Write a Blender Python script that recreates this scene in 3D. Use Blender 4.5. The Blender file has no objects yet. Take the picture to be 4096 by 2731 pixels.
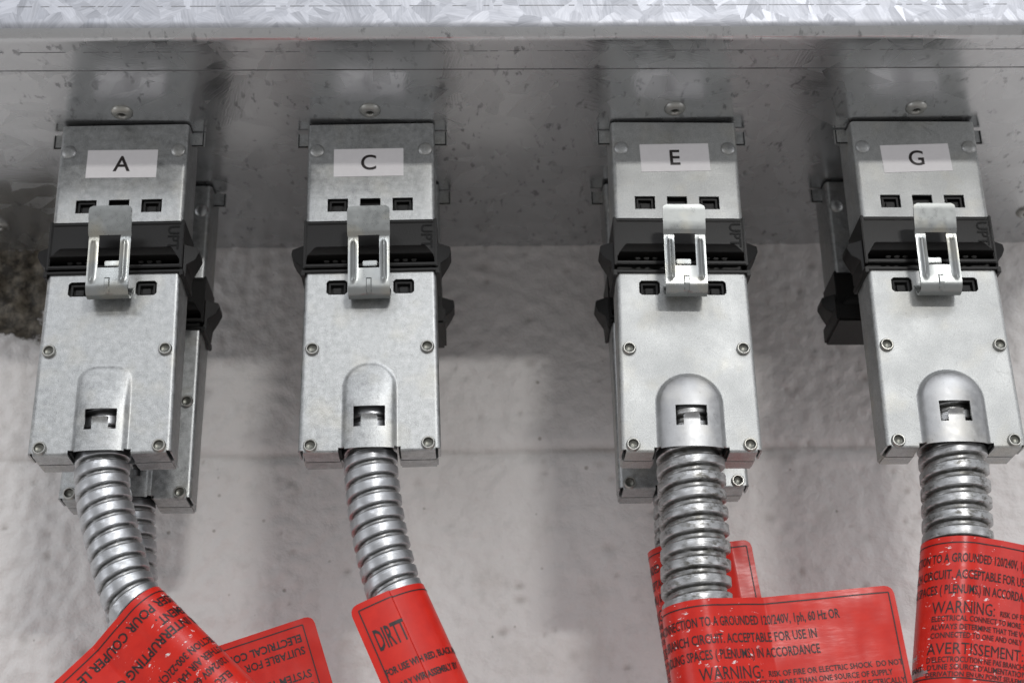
import bpy, bmesh, math, random
from mathutils import Vector, Matrix, noise

sc = bpy.context.scene
COL = sc.collection
random.seed(7)

# ------------------------------------------------------------------ camera
cam_d = bpy.data.cameras.new('camera')
cam = bpy.data.objects.new('camera', cam_d)
COL.objects.link(cam)
RGT = Vector((0.99963200, -0.01996124, -0.01836878))
UPV = Vector((0.00861497, -0.40848362, 0.91272499))
FWD = Vector((0.02572247, 0.91254736, 0.40816134))
cam.matrix_world = Matrix(((RGT.x, UPV.x, -FWD.x, 0.03878236),
                           (RGT.y, UPV.y, -FWD.y, -0.49207952),
                           (RGT.z, UPV.z, -FWD.z, -0.31287056),
                           (0, 0, 0, 1)))
cam_d.sensor_width = 36.0
cam_d.lens = 52.798
cam_d.clip_start = 0.02
cam_d.clip_end = 60.0
cam_d.dof.use_dof = True
cam_d.dof.focus_distance = 0.530
cam_d.dof.aperture_fstop = 15.0
sc.camera = cam

# ------------------------------------------------------------------ light
world = bpy.data.worlds.new('World')
sc.world = world
world.use_nodes = True
wn, wl = world.node_tree.nodes, world.node_tree.links
bg = wn['Background']
tc = wn.new('ShaderNodeTexCoord')
sep = wn.new('ShaderNodeSeparateXYZ')
mr = wn.new('ShaderNodeMapRange')
mr.inputs['From Min'].default_value = -1
mr.inputs['From Max'].default_value = 1
rmp = wn.new('ShaderNodeValToRGB')
wl.new(tc.outputs['Generated'], sep.inputs[0])
wl.new(sep.outputs['Z'], mr.inputs['Value'])
wl.new(mr.outputs[0], rmp.inputs[0])
wl.new(rmp.outputs[0], bg.inputs['Color'])
e = rmp.color_ramp.elements
e[0].position, e[0].color = 0.0, (0.36, 0.35, 0.345, 1)
e[1].position, e[1].color = 1.0, (0.95, 0.96, 1.0, 1)
m_ = e.new(0.5); m_.color = (0.33, 0.33, 0.335, 1)
m2 = e.new(0.66); m2.color = (0.36, 0.365, 0.38, 1)
bg.inputs['Strength'].default_value = 1.15

def area(name, loc, target, sx, sy, power, col):
    d = bpy.data.lights.new(name, 'AREA')
    d.shape = 'RECTANGLE'; d.size = sx; d.size_y = sy
    d.energy = power; d.color = col
    o = bpy.data.objects.new(name, d); COL.objects.link(o)
    o.location = loc
    o.rotation_euler = (Vector(target) - Vector(loc)).to_track_quat('-Z', 'Y').to_euler()
    return o

# one compact high bay lamp in front, low in the field, a little to the right
area('high_bay_lamp', (0.06 + 1.02, -4.15, 1.42), (0.05, 0, -0.1), 0.55, 0.13, 41, (1.0, 0.985, 0.96))
# further rows of hall lamps: broad, soft
area('hall_lamp_row', (1.5, -3.2, 2.9), (0.1, 0, -0.1), 2.4, 0.9, 34, (0.95, 0.97, 1.0))
area('hall_lamp_row_far', (-1.6, -4.6, 2.6), (0.0, 0, -0.1), 2.0, 0.6, 22, (0.94, 0.96, 1.0))

# added fill lights, low and broad, brightening the trough ends from both sides
area('left_side_fill', (-2.7, -1.3, -0.35), (-0.1, 0.05, -0.05), 1.2, 1.4, 9, (0.93, 0.95, 1.0))
area('right_side_fill', (3.0, -1.5, -0.25), (0.2, 0.05, -0.05), 1.2, 1.4, 9, (0.97, 0.97, 1.0))

sc.view_settings.view_transform = 'Standard'
sc.view_settings.look = 'None'
sc.view_settings.exposure = 0.0
sc.view_settings.gamma = 1.0

# ------------------------------------------------------------------ materials
def mat(name):
    m = bpy.data.materials.new(name); m.use_nodes = True
    nt = m.node_tree
    return m, nt, nt.nodes['Principled BSDF']

class N:
    """tiny node-graph helper"""
    def __init__(s, nt): s.t = nt
    def add(s, kind, **kw):
        n = s.t.nodes.new(kind)
        for k, v in kw.items(): setattr(n, k, v)
        return n
    def link(s, a, b): s.t.links.new(a, b)
    def val(s, sock, v):
        if hasattr(v, 'is_output'): s.link(v, sock)
        else: sock.default_value = v
    def math(s, op, a, b=0.0, c=None, clamp=False):
        n = s.add('ShaderNodeMath', operation=op, use_clamp=clamp)
        s.val(n.inputs[0], a); s.val(n.inputs[1], b)
        if c is not None: s.val(n.inputs[2], c)
        return n.outputs[0]
    def rng(s, v, a, b, c=0.0, d=1.0):
        n = s.add('ShaderNodeMapRange'); n.clamp = True
        s.val(n.inputs['Value'], v)
        n.inputs['From Min'].default_value = a; n.inputs['From Max'].default_value = b
        n.inputs['To Min'].default_value = c; n.inputs['To Max'].default_value = d
        return n.outputs[0]
    def noise(s, vec, scale, detail=3.0, rough=0.55):
        n = s.add('ShaderNodeTexNoise')
        s.link(vec, n.inputs['Vector']); n.inputs['Scale'].default_value = scale
        n.inputs['Detail'].default_value = detail; n.inputs['Roughness'].default_value = rough
        return n
    def mix(s, f, a, b, mode='MIX'):
        n = s.add('ShaderNodeMix', data_type='RGBA', blend_type=mode)
        s.val(n.inputs[0], f)
        for sock, v in ((n.inputs[6], a), (n.inputs[7], b)):
            if hasattr(v, 'is_output'): s.link(v, sock)
            else: sock.default_value = (*v, 1) if len(v) == 3 else v
        return n.outputs[2]
    def obj(s): return s.add('ShaderNodeTexCoord').outputs['Object']
    def scaled(s, vec, sc_):
        n = s.add('ShaderNodeMapping'); s.link(vec, n.inputs['Vector'])
        n.inputs['Scale'].default_value = sc_
        return n.outputs[0]
    def bump(s, h, strength, dist, nrm=None):
        n = s.add('ShaderNodeBump'); s.link(h, n.inputs['Height'])
        n.inputs['Strength'].default_value = strength; n.inputs['Distance'].default_value = dist
        if nrm is not None: s.link(nrm, n.inputs['Normal'])
        return n.outputs[0]

def spangle(name, dark, light, rough, cell, tilt, specks, feather):
    """hot dip galvanized sheet: crystal cells, feathery streaks, dark scuffs"""
    m, nt, p = mat(name); g = N(nt)
    o = g.obj()
    sx = g.add('ShaderNodeSeparateXYZ'); g.link(o, sx.inputs[0])
    cb = g.add('ShaderNodeCombineXYZ')
    g.link(sx.outputs[0], cb.inputs[0])
    g.link(g.math('SUBTRACT', sx.outputs[2], sx.outputs[1]), cb.inputs[1])
    pos = cb.outputs[0]
    warp = g.noise(pos, 160, 3)
    wv = g.add('ShaderNodeVectorMath', operation='SCALE'); g.link(warp.outputs['Color'], wv.inputs[0]); wv.inputs['Scale'].default_value = 0.0035
    pv = g.add('ShaderNodeVectorMath', operation='ADD'); g.link(pos, pv.inputs[0]); g.link(wv.outputs[0], pv.inputs[1])
    vo = g.add('ShaderNodeTexVoronoi'); vo.voronoi_dimensions = '2D'; g.link(pv.outputs[0], vo.inputs['Vector']); vo.inputs['Scale'].default_value = cell
    sc3 = g.add('ShaderNodeSeparateColor'); g.link(vo.outputs['Color'], sc3.inputs[0])
    # streaks inside a crystal run along that crystal's own direction
    vr = g.add('ShaderNodeVectorRotate'); vr.rotation_type = 'Z_AXIS'; g.link(pos, vr.inputs['Vector'])
    g.link(g.math('MULTIPLY', sc3.outputs[0], 6.283), vr.inputs['Angle'])
    st = g.noise(g.scaled(vr.outputs[0], (1300, 120, 1)), 1.0, 2)
    vo2 = g.add('ShaderNodeTexVoronoi'); vo2.voronoi_dimensions = '2D'
    g.link(g.scaled(vr.outputs[0], (cell * 2.4, cell * 0.95, 1)), vo2.inputs['Vector']); vo2.inputs['Scale'].default_value = 1.0
    sc4 = g.add('ShaderNodeSeparateColor'); g.link(vo2.outputs['Color'], sc4.inputs[0])
    v = g.math('ADD', g.math('MULTIPLY', sc3.outputs[1], 0.35), g.math('MULTIPLY', sc4.outputs[0], 0.40))
    v = g.math('ADD', v, g.math('MULTIPLY', g.rng(st.outputs[0], 0.35, 0.65), feather))
    cl = g.add('ShaderNodeValToRGB'); g.link(v, cl.inputs[0])
    cl.color_ramp.elements[0].position = 0.1; cl.color_ramp.elements[0].color = (*dark, 1)
    cl.color_ramp.elements[1].position = 0.9; cl.color_ramp.elements[1].color = (*light, 1)
    sp = g.noise(g.scaled(pos, (1.0, 0.45, 1)), 300, 4, 0.6)
    sp2 = g.noise(pos, 40, 2)
    sm = g.math('MULTIPLY', g.rng(sp.outputs[0], 0.585, 0.66), g.rng(sp2.outputs[0], 0.36, 0.58))
    base = g.mix(g.math('MULTIPLY', sm, specks), cl.outputs[0], (0.08, 0.08, 0.085))
    g.link(base, p.inputs['Base Color'])
    p.inputs['Metallic'].default_value = 0.9
    g.link(g.rng(sc4.outputs[1], 0, 1, rough - 0.07, rough + 0.09), p.inputs['Roughness'])
    # crystals lie at slightly different angles
    geo = g.add('ShaderNodeNewGeometry')
    sb = g.add('ShaderNodeVectorMath', operation='SUBTRACT'); g.link(vo2.outputs['Color'], sb.inputs[0]); sb.inputs[1].default_value = (0.5, 0.5, 0.5)
    sl = g.add('ShaderNodeVectorMath', operation='SCALE'); g.link(sb.outputs[0], sl.inputs[0]); sl.inputs['Scale'].default_value = tilt
    ad = g.add('ShaderNodeVectorMath', operation='ADD'); g.link(geo.outputs['Normal'], ad.inputs[0]); g.link(sl.outputs[0], ad.inputs[1])
    nm = g.add('ShaderNodeVectorMath', operation='NORMALIZE'); g.link(ad.outputs[0], nm.inputs[0])
    g.link(g.bump(st.outputs[0], 0.12, 0.0003, nm.outputs[0]), p.inputs['Normal'])
    return m

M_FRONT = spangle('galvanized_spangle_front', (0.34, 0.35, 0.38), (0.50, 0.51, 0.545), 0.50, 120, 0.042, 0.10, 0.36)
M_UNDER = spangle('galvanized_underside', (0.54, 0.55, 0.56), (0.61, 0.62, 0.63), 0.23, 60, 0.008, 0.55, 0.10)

def zinc(name, base, var, rough, sparkle, blotch, metallic=0.9, bk=1.0, yellow=0.16):
    """plated sheet steel: fine grain, faint cloudy blotches, small scratches"""
    m, nt, p = mat(name); g = N(nt); o = g.obj()
    info = g.add('ShaderNodeObjectInfo')
    off = g.add('ShaderNodeVectorMath', operation='ADD'); g.link(o, off.inputs[0])
    cr = g.add('ShaderNodeCombineXYZ'); g.link(info.outputs['Random'], cr.inputs[0]); g.link(info.outputs['Random'], cr.inputs[2]); g.link(cr.outputs[0], off.inputs[1])
    pos = off.outputs[0]
    fine = g.noise(pos, 2600, 2, 0.6)
    mid = g.noise(pos, 420, 4, 0.6)
    big = g.noise(pos, 60, 3, 0.5)
    v = g.math('ADD', g.math('MULTIPLY', g.rng(fine.outputs[0], .3, .7), sparkle), g.math('MULTIPLY', g.rng(mid.outputs[0], .3, .7), blotch))
    v = g.math('ADD', v, g.math('MULTIPLY', g.rng(big.outputs[0], .3, .7), 0.4 * blotch))
    v = g.math('SUBTRACT', v, (sparkle + 1.4 * blotch) * 0.5)
    fac = g.math('ADD', 1.0, g.math('MULTIPLY', v, var))
    scl = g.add('ShaderNodeVectorMath', operation='SCALE'); scl.inputs[0].default_value = base; g.link(fac, scl.inputs['Scale'])
    # dark hairline specks
    dk = g.noise(g.scaled(pos, (1, 1, 0.5)), 900, 3, 0.6)
    c = g.mix(g.math('MULTIPLY', g.rng(dk.outputs[0], .66, .74), 0.45), scl.outputs[0], (0.12, 0.12, 0.12))
    rs = g.add('ShaderNodeVectorRotate'); rs.rotation_type = 'Y_AXIS'; g.link(pos, rs.inputs['Vector']); rs.inputs['Angle'].default_value = 0.95
    s1 = g.noise(g.scaled(rs.outputs[0], (160, 160, 14)), 1.0, 1)
    s2 = g.noise(pos, 45, 2)
    scr = g.math('MULTIPLY', g.rng(g.math('ABSOLUTE', g.math('SUBTRACT', s1.outputs[0], 0.5)), 0.0, 0.006, 1.0, 0.0), g.rng(s2.outputs[0], .54, .62))
    c = g.mix(g.math('MULTIPLY', scr, 0.35), c, (0.14, 0.14, 0.14))
    # yellowish passivation here and there
    yl = g.noise(pos, 75, 2)
    c = g.mix(g.math('MULTIPLY', g.rng(yl.outputs[0], .52, .75), yellow), c, (0.62, 0.55, 0.38))
    g.link(c, p.inputs['Base Color'])
    p.inputs['Metallic'].default_value = metallic
    g.link(g.math('ADD', g.math('ADD', g.rng(big.outputs[0], .3, .7, -.06, .08), g.rng(mid.outputs[0], .3, .7, rough - .05, rough + .06)), g.math('MULTIPLY', fine.outputs[0], .06)), p.inputs['Roughness'])
    h = g.math('ADD', g.math('MULTIPLY', fine.outputs[0], 1.0), g.math('MULTIPLY', mid.outputs[0], 0.5))
    g.link(g.bump(h, bk * (0.10 + 0.12 * sparkle), 0.00025), p.inputs['Normal'])
    return m

M_ZINC = zinc('zinc_plated_steel', (0.425, 0.435, 0.435), 0.40, 0.38, 1.0, 1.1)
M_ZINC_BRIGHT = zinc('zinc_plated_steel_frosted', (0.475, 0.485, 0.48), 0.34, 0.48, 1.3, 0.7)
M_ZINC_SMOOTH = zinc('zinc_pressed_bulge', (0.42, 0.425, 0.43), 0.25, 0.38, 0.4, 0.9, 0.9, 0.3)
M_CLIP = zinc('zinc_clip_steel', (0.375, 0.39, 0.385), 0.10, 0.27, 0.15, 0.4, 1.0, 0.15, 0.40)
M_RIVET = zinc('bright_rivet_steel', (0.42, 0.42, 0.40), 0.2, 0.36, 0.3, 0.5, 1.0, 0.3)

def plain(name, col, rough, metallic=0.0, nscale=900, nvar=0.25, bump=0.1, spec=0.5):
    m, nt, p = mat(name); g = N(nt); o = g.obj()
    n = g.noise(o, nscale, 3)
    c = g.mix(g.rng(n.outputs[0], .3, .7), tuple(x * (1 - nvar) for x in col), tuple(min(1, x * (1 + nvar)) for x in col))
    g.link(c, p.inputs['Base Color'])
    p.inputs['Roughness'].default_value = rough; p.inputs['Metallic'].default_value = metallic
    p.inputs['Specular IOR Level'].default_value = spec
    g.link(g.bump(n.outputs[0], bump, 0.0003), p.inputs['Normal'])
    return m
M_RIVET_HOLE = plain('rivet_hole_shade', (0.17, 0.17, 0.15), 0.35, 0.8, 900, 0.3, 0.1)  # shallow hole floor coloured dark in place of the tube's inner shade
def conduit_mat(name, base, dirt, worn=False):
    m, nt, p = mat(name); g = N(nt); o = g.obj()
    n1 = g.noise(g.scaled(o, (1, 1, 2.2)), 330, 4, 0.65)
    n2 = g.noise(o, 90, 3)
    at = g.add('ShaderNodeAttribute', attribute_name='groove')
    v = g.math('MULTIPLY', g.rng(n1.outputs[0], .47 if worn else .50, .60 if worn else .66), g.rng(n2.outputs[0], .33, .6))
    c = g.mix(g.math('MULTIPLY', v, dirt), base, (0.16, 0.155, 0.14))
    # darker colour along the groove
    c = g.mix(g.math('MULTIPLY', at.outputs['Fac'], 0.8), c, (0.13, 0.125, 0.11))
    g.link(c, p.inputs['Base Color'])
    p.inputs['Metallic'].default_value = 0.92
    g.link(g.rng(n1.outputs[0], .3, .7, .29, .44), p.inputs['Roughness'])
    g.link(g.bump(n1.outputs[0], 0.15, 0.0003), p.inputs['Normal'])
    return m
M_COND = conduit_mat('flexible_steel_conduit', (0.50, 0.51, 0.525), 0.30)
M_COND_OLD = conduit_mat('flexible_steel_conduit_worn', (0.48, 0.485, 0.49), 0.95, True)

M_BLACK = plain('black_moulded_plastic', (0.0075, 0.007, 0.0066), 0.42, 0, 1500, 0.2, 0.15, 0.3)
M_EMBOSS = plain('black_embossed_lettering', (0.004, 0.004, 0.004), 0.5, 0, 1500, 0.1, 0.0, 0.2)
M_INK = plain('black_printing_ink', (0.018, 0.012, 0.012), 0.45, 0, 2500, 0.3, 0.0)
M_STICKER = plain('white_sticker_paper', (0.86, 0.84, 0.85), 0.38, 0, 500, 0.02, 0.02)
M_GAP = plain('dark_core_gap_shade', (0.02, 0.02, 0.02), 0.7)  # dark plug core; also painted shade in rivet holes and bracket gaps
M_BLUE = plain('blue_bushing_plastic', (0.02, 0.03, 0.25), 0.4)

def red_label():
    m, nt, p = mat('red_laminated_label'); g = N(nt)
    uv = g.add('ShaderNodeUVMap'); uv.uv_map = 'label_mm'
    u = uv.outputs[0]
    n = g.noise(u, 0.16, 3)
    base = g.mix(g.rng(n.outputs[0], .35, .65), (0.60, 0.018, 0.010), (0.68, 0.024, 0.012))
    # white scuffs where the film is scraped through, only near the bend round the conduit
    s1 = g.noise(g.scaled(u, (0.55, 1.15, 1)), 0.75, 4, 0.62)
    s2 = g.noise(u, 0.22, 2)
    at = g.add('ShaderNodeAttribute', attribute_name='bend')
    sc_ = g.math('MULTIPLY', g.rng(s1.outputs[0], .615, .64), g.rng(s2.outputs[0], .50, .56))
    sc_ = g.math('MULTIPLY', sc_, at.outputs['Fac'])
    s3 = g.noise(g.scaled(u, (2.2, 0.5, 1)), 1.3, 2)
    sc_ = g.math('MAXIMUM', sc_, g.math('MULTIPLY', g.rng(s3.outputs[0], .775, .79), 0.7))
    c = g.mix(sc_, base, (0.82, 0.80, 0.79))
    g.link(c, p.inputs['Base Color'])
    p.inputs['Roughness'].default_value = 0.34
    p.inputs['Coat Weight'].default_value = 0.30
    p.inputs['Specular IOR Level'].default_value = 0.28
    p.inputs['Coat Roughness'].default_value = 0.22
    wr = g.noise(g.scaled(u, (0.35, 1.0, 1)), 0.22, 3)
    g.link(g.bump(wr.outputs[0], 0.12, 0.0012), p.inputs['Coat Normal'])
    return m
M_RED = red_label()
M_LABEL_BACK = plain('white_label_backing', (0.78, 0.76, 0.76), 0.5, 0, 600, 0.03, 0.02)

def wall_mat():
    m, nt, p = mat('painted_concrete_block'); g = N(nt); o = g.obj()
    n1 = g.noise(o, 14, 4); n2 = g.noise(o, 150, 4, 0.6); n3 = g.noise(o, 700, 3)
    c = g.mix(g.rng(n1.outputs[0], .3, .7), (0.78, 0.755, 0.74), (0.82, 0.80, 0.785))
    c = g.mix(g.math('MULTIPLY', g.rng(n2.outputs[0], .55, .75), 0.35), c, (0.56, 0.54, 0.52))
    sm1 = g.noise(g.scaled(o, (1, 1, 0.7)), 55, 4, 0.65)
    c = g.mix(g.math('MULTIPLY', g.math('MULTIPLY', g.rng(sm1.outputs[0], .52, .72), g.rng(n1.outputs[0], .42, .6)), 0.28), c, (0.42, 0.37, 0.32))
    at = g.add('ShaderNodeAttribute', attribute_name='dirt')
    c = g.mix(at.outputs['Fac'], c, (0.20, 0.165, 0.13))
    vo = g.add('ShaderNodeTexVoronoi'); g.link(o, vo.inputs['Vector']); vo.inputs['Scale'].default_value = 105
    vs_ = g.add('ShaderNodeSeparateColor'); g.link(vo.outputs['Color'], vs_.inputs[0])
    rad = g.rng(vs_.outputs[0], 0.45, 1.0, 0.0, 0.11)
    pit = g.rng(g.math('SUBTRACT', rad, vo.outputs['Distance']), -0.01, 0.05)
    pit = g.math('MULTIPLY', pit, g.rng(vs_.outputs[0], .40, .5))
    c = g.mix(g.math('MULTIPLY', pit, g.rng(vs_.outputs[1], 0, 1, .2, .6)), c, (0.20, 0.165, 0.13))
    st = g.add('ShaderNodeAttribute', attribute_name='stain_shade')
    nn = g.noise(o, 160, 5, 0.7)
    stc = g.mix(g.rng(nn.outputs[0], .42, .62), (0.035, 0.029, 0.021), (0.19, 0.165, 0.125))  # dark brown of the dirt and of the shadow painted above it
    sf = g.rng(g.math('ADD', st.outputs['Fac'], g.math('MULTIPLY', g.math('SUBTRACT', nn.outputs[0], .5), 1.1)), .42, .58)
    c = g.mix(sf, c, stc)
    g.link(c, p.inputs['Base Color'])
    g.link(g.rng(n2.outputs[0], .3, .7, .42, .62), p.inputs['Roughness'])
    h = g.math('SUBTRACT', g.math('ADD', g.math('MULTIPLY', n2.outputs[0], 0.45), g.math('MULTIPLY', n3.outputs[0], 0.55)), g.math('MULTIPLY', pit, 0.6))
    g.link(g.bump(h, 0.5, 0.0016), p.inputs['Normal'])
    return m
M_WALL = wall_mat()

# ------------------------------------------------------------------ mesh helpers
class MB:
    def __init__(s): s.v = []; s.f = []; s.m = []
    def add(s, vs, fs, mi=0):
        o = len(s.v); s.v += [tuple(v) for v in vs]
        s.f += [tuple(i + o for i in f) for f in fs]; s.m += [mi] * len(fs)
    def box(s, x0, x1, y0, y1, z0, z1, mi=0):
        s.prism([(x0, z0), (x1, z0), (x1, z1), (x0, z1)], y0, y1, mi)
    def prism(s, poly, y0, y1, mi=0):
        """polygon in (x, z) pulled from y0 to y1"""
        n = len(poly)
        vs = [(x, y0, z) for x, z in poly] + [(x, y1, z) for x, z in poly]
        fs = [tuple(range(n)), tuple(range(2 * n - 1, n - 1, -1))]
        fs += [(i, i + n, (i + 1) % n + n, (i + 1) % n) for i in range(n)]
        s.add(vs, fs, mi)
    def prism_x(s, poly, x0, x1, mi=0):
        """polygon in (y, z) pulled from x0 to x1"""
        n = len(poly)
        vs = [(x0, y, z) for y, z in poly] + [(x1, y, z) for y, z in poly]
        fs = [tuple(range(n)), tuple(range(2 * n - 1, n - 1, -1))]
        fs += [(i, i + n, (i + 1) % n + n, (i + 1) % n) for i in range(n)]
        s.add(vs, fs, mi)
    def lathe(s, prof, seg=28, mi=0, mtx=None):
        """profile of (radius, height); axis points to -y (towards the room)"""
        vs, fs = [], []
        for r, h in prof:
            for k in range(seg):
                a = 2 * math.pi * k / seg
                vs.append((r * math.cos(a), -h, r * math.sin(a)))
        for i in range(len(prof) - 1):
            for k in range(seg):
                a, b = i * seg + k, i * seg + (k + 1) % seg
                fs.append((a, b, b + seg, a + seg))
        fs.append(tuple(range(len(prof) * seg - seg, len(prof) * seg)))
        if mtx is not None: vs = [mtx @ Vector(v) for v in vs]
        s.add(vs, fs, mi)
    def mesh(s, name, mats, angle=35, bevel=0.0, recalc=True, uv=None, attrs=None):
        me = bpy.data.meshes.new(name)
        me.from_pydata(s.v, [], s.f)
        for m in mats: me.materials.append(m)
        if len(mats) > 1: me.polygons.foreach_set('material_index', s.m)
        if attrs:
            for k, vals in attrs.items():
                a = me.attributes.new(k, 'FLOAT', 'POINT'); a.data.foreach_set('value', vals)
        if uv:
            l = me.uv_layers.new(name='label_mm')
            for i, lp in enumerate(me.loops): l.data[i].uv = uv[lp.vertex_index]
        if recalc or bevel:
            b = bmesh.new(); b.from_mesh(me)
            if recalc: bmesh.ops.recalc_face_normals(b, faces=b.faces)
            if bevel:
                es = [e for e in b.edges if len(e.link_faces) == 2 and e.calc_face_angle(0) > 0.5]
                bmesh.ops.bevel(b, geom=es, offset=bevel, segments=2, affect='EDGES', clamp_overlap=True)
            b.to_mesh(me); b.free()
        me.polygons.foreach_set('use_smooth', [True] * len(me.polygons))
        me.set_sharp_from_angle(angle=math.radians(angle))
        me.update()
        return me

def obj(name, me, parent=None, loc=None, **props):
    o = bpy.data.objects.new(name, me); COL.objects.link(o)
    if parent is not None: o.parent = parent
    if loc is not None: o.location = loc
    for k, v in props.items(): o[k] = v
    return o

def thing(name, label, cat, loc, roty=0.0, group=None):
    o = bpy.data.objects.new(name, None); COL.objects.link(o)
    o.empty_display_size = 0.02
    o.location = loc; o.rotation_euler = (0, roty, 0)
    o['label'] = label; o['category'] = cat
    if group: o['group'] = group
    return o

def lines(lo, hi, step, extra=()):
    n = max(1, round((hi - lo) / step))
    c = [lo + (hi - lo) * i / n for i in range(n + 1)]
    ex = [x for x in extra if lo - 1e-9 <= x <= hi + 1e-9]
    c = [x for x in c if x in (lo, hi) or all(abs(x - y) > step * 0.3 for y in ex)]
    c = sorted(set(round(x, 7) for x in c + list(ex)))
    return c

def sheet(us, vs, fn, holes=(), cut=None, th=0.0007, mb=None, mi=0, matfn=None):
    """a thin sheet over the grid us x vs, bent by fn(u, v) -> xyz; holes are
    (u0, u1, v0, v1, corner); th goes along the back side of the sheet"""
    def in_hole(u, v):
        return any(a < u < b and c < v < d for a, b, c, d, r in holes) or (cut is not None and cut(u, v))
    nu, nv = len(us), len(vs)
    P = [[Vector(fn(u, v)) for v in vs] for u in us]
    # normals by differences, pointing out of the front
    Nn = [[None] * nv for _ in us]
    for i in range(nu):
        for j in range(nv):
            du = P[min(i + 1, nu - 1)][j] - P[max(i - 1, 0)][j]
            dv = P[i][min(j + 1, nv - 1)] - P[i][max(j - 1, 0)]
            n = du.cross(dv)
            Nn[i][j] = n.normalized() if n.length > 1e-12 else Vector((0, -1, 0))
    faces = []
    for i in range(nu - 1):
        for j in range(nv - 1):
            if not in_hole((us[i] + us[i + 1]) / 2, (vs[j] + vs[j + 1]) / 2):
                faces.append(((i, j), (i + 1, j), (i + 1, j + 1), (i, j + 1)))
    ui = {round(x, 6): k for k, x in enumerate(us)}; vi = {round(x, 6): k for k, x in enumerate(vs)}
    for a, b, c, d, r in holes:
        if r <= 0: continue
        for (x, sx) in ((a, 1), (b, -1)):
            for (y, sy) in ((c, 1), (d, -1)):
                try:
                    k0 = (ui[round(x, 6)], vi[round(y, 6)]); k1 = (ui[round(x + sx * r, 6)], vi[round(y, 6)]); k2 = (ui[round(x, 6)], vi[round(y + sy * r, 6)])
                except KeyError:
                    continue
                faces.append((k0, k1, k2) if sx * sy > 0 else (k0, k2, k1))
    idx = {}; V = []; F = []; MI = []
    def vid(k, back):
        key = (k, back)
        if key not in idx:
            p = P[k[0]][k[1]]
            if back: p = p - Nn[k[0]][k[1]] * th
            idx[key] = len(V); V.append(p)
        return idx[key]
    edge = {}
    for f in faces:
        F.append(tuple(vid(k, False) for k in f))
        F.append(tuple(vid(k, True) for k in reversed(f)))
        m_i = mi if matfn is None else matfn(sum(us[k[0]] for k in f) / len(f), sum(vs[k[1]] for k in f) / len(f))
        MI += [m_i, m_i]
        for a, b in zip(f, f[1:] + f[:1]):
            if (b, a) in edge: del edge[(b, a)]
            else: edge[(a, b)] = 1
    for a, b in edge:
        F.append((vid(b, False), vid(a, False), vid(a, True), vid(b, True)))
    mb = mb or MB(); mb.add(V, F, mi)
    MI += [mi] * (len(F) - len(MI)); mb.m[-len(F):] = MI
    return mb

def hole_lines(holes):
    hu, hv = [], []
    for a, b, c, d, r in holes:
        hu += [a, b]; hv += [c, d]
        if r > 0: hu += [a + r, b - r]; hv += [c + r, d - r]
    return hu, hv

def fold(t, flat, r):
    """distance along a sheet that is flat up to `flat` and then folds back
    through a quarter circle: returns (along, back)"""
    s = 1 if t >= 0 else -1; t = abs(t)
    if t <= flat: return s * t, 0.0
    t -= flat; q = r * math.pi / 2
    if t <= q: a = t / r; return s * (flat + r * math.sin(a)), r * (1 - math.cos(a))
    return s * (flat + r), r + t - q

def text_tris(body, size, sx=1.0, bold=0.0, align='LEFT', res=3):
    cu = bpy.data.curves.new('tmp', 'FONT'); cu.body = body; cu.size = size
    cu.align_x = align; cu.resolution_u = res; cu.offset = bold; cu.fill_mode = 'FRONT'
    o = bpy.data.objects.new('tmp', cu); COL.objects.link(o)
    dg = bpy.context.evaluated_depsgraph_get(); dg.update()
    me = o.evaluated_get(dg).to_mesh()
    vs = [(v.co.x * sx, v.co.y) for v in me.vertices]; fs = [tuple(p.vertices) for p in me.polygons]
    o.evaluated_get(dg).to_mesh_clear()
    bpy.data.objects.remove(o); bpy.data.curves.remove(cu)
    return vs, fs

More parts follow.
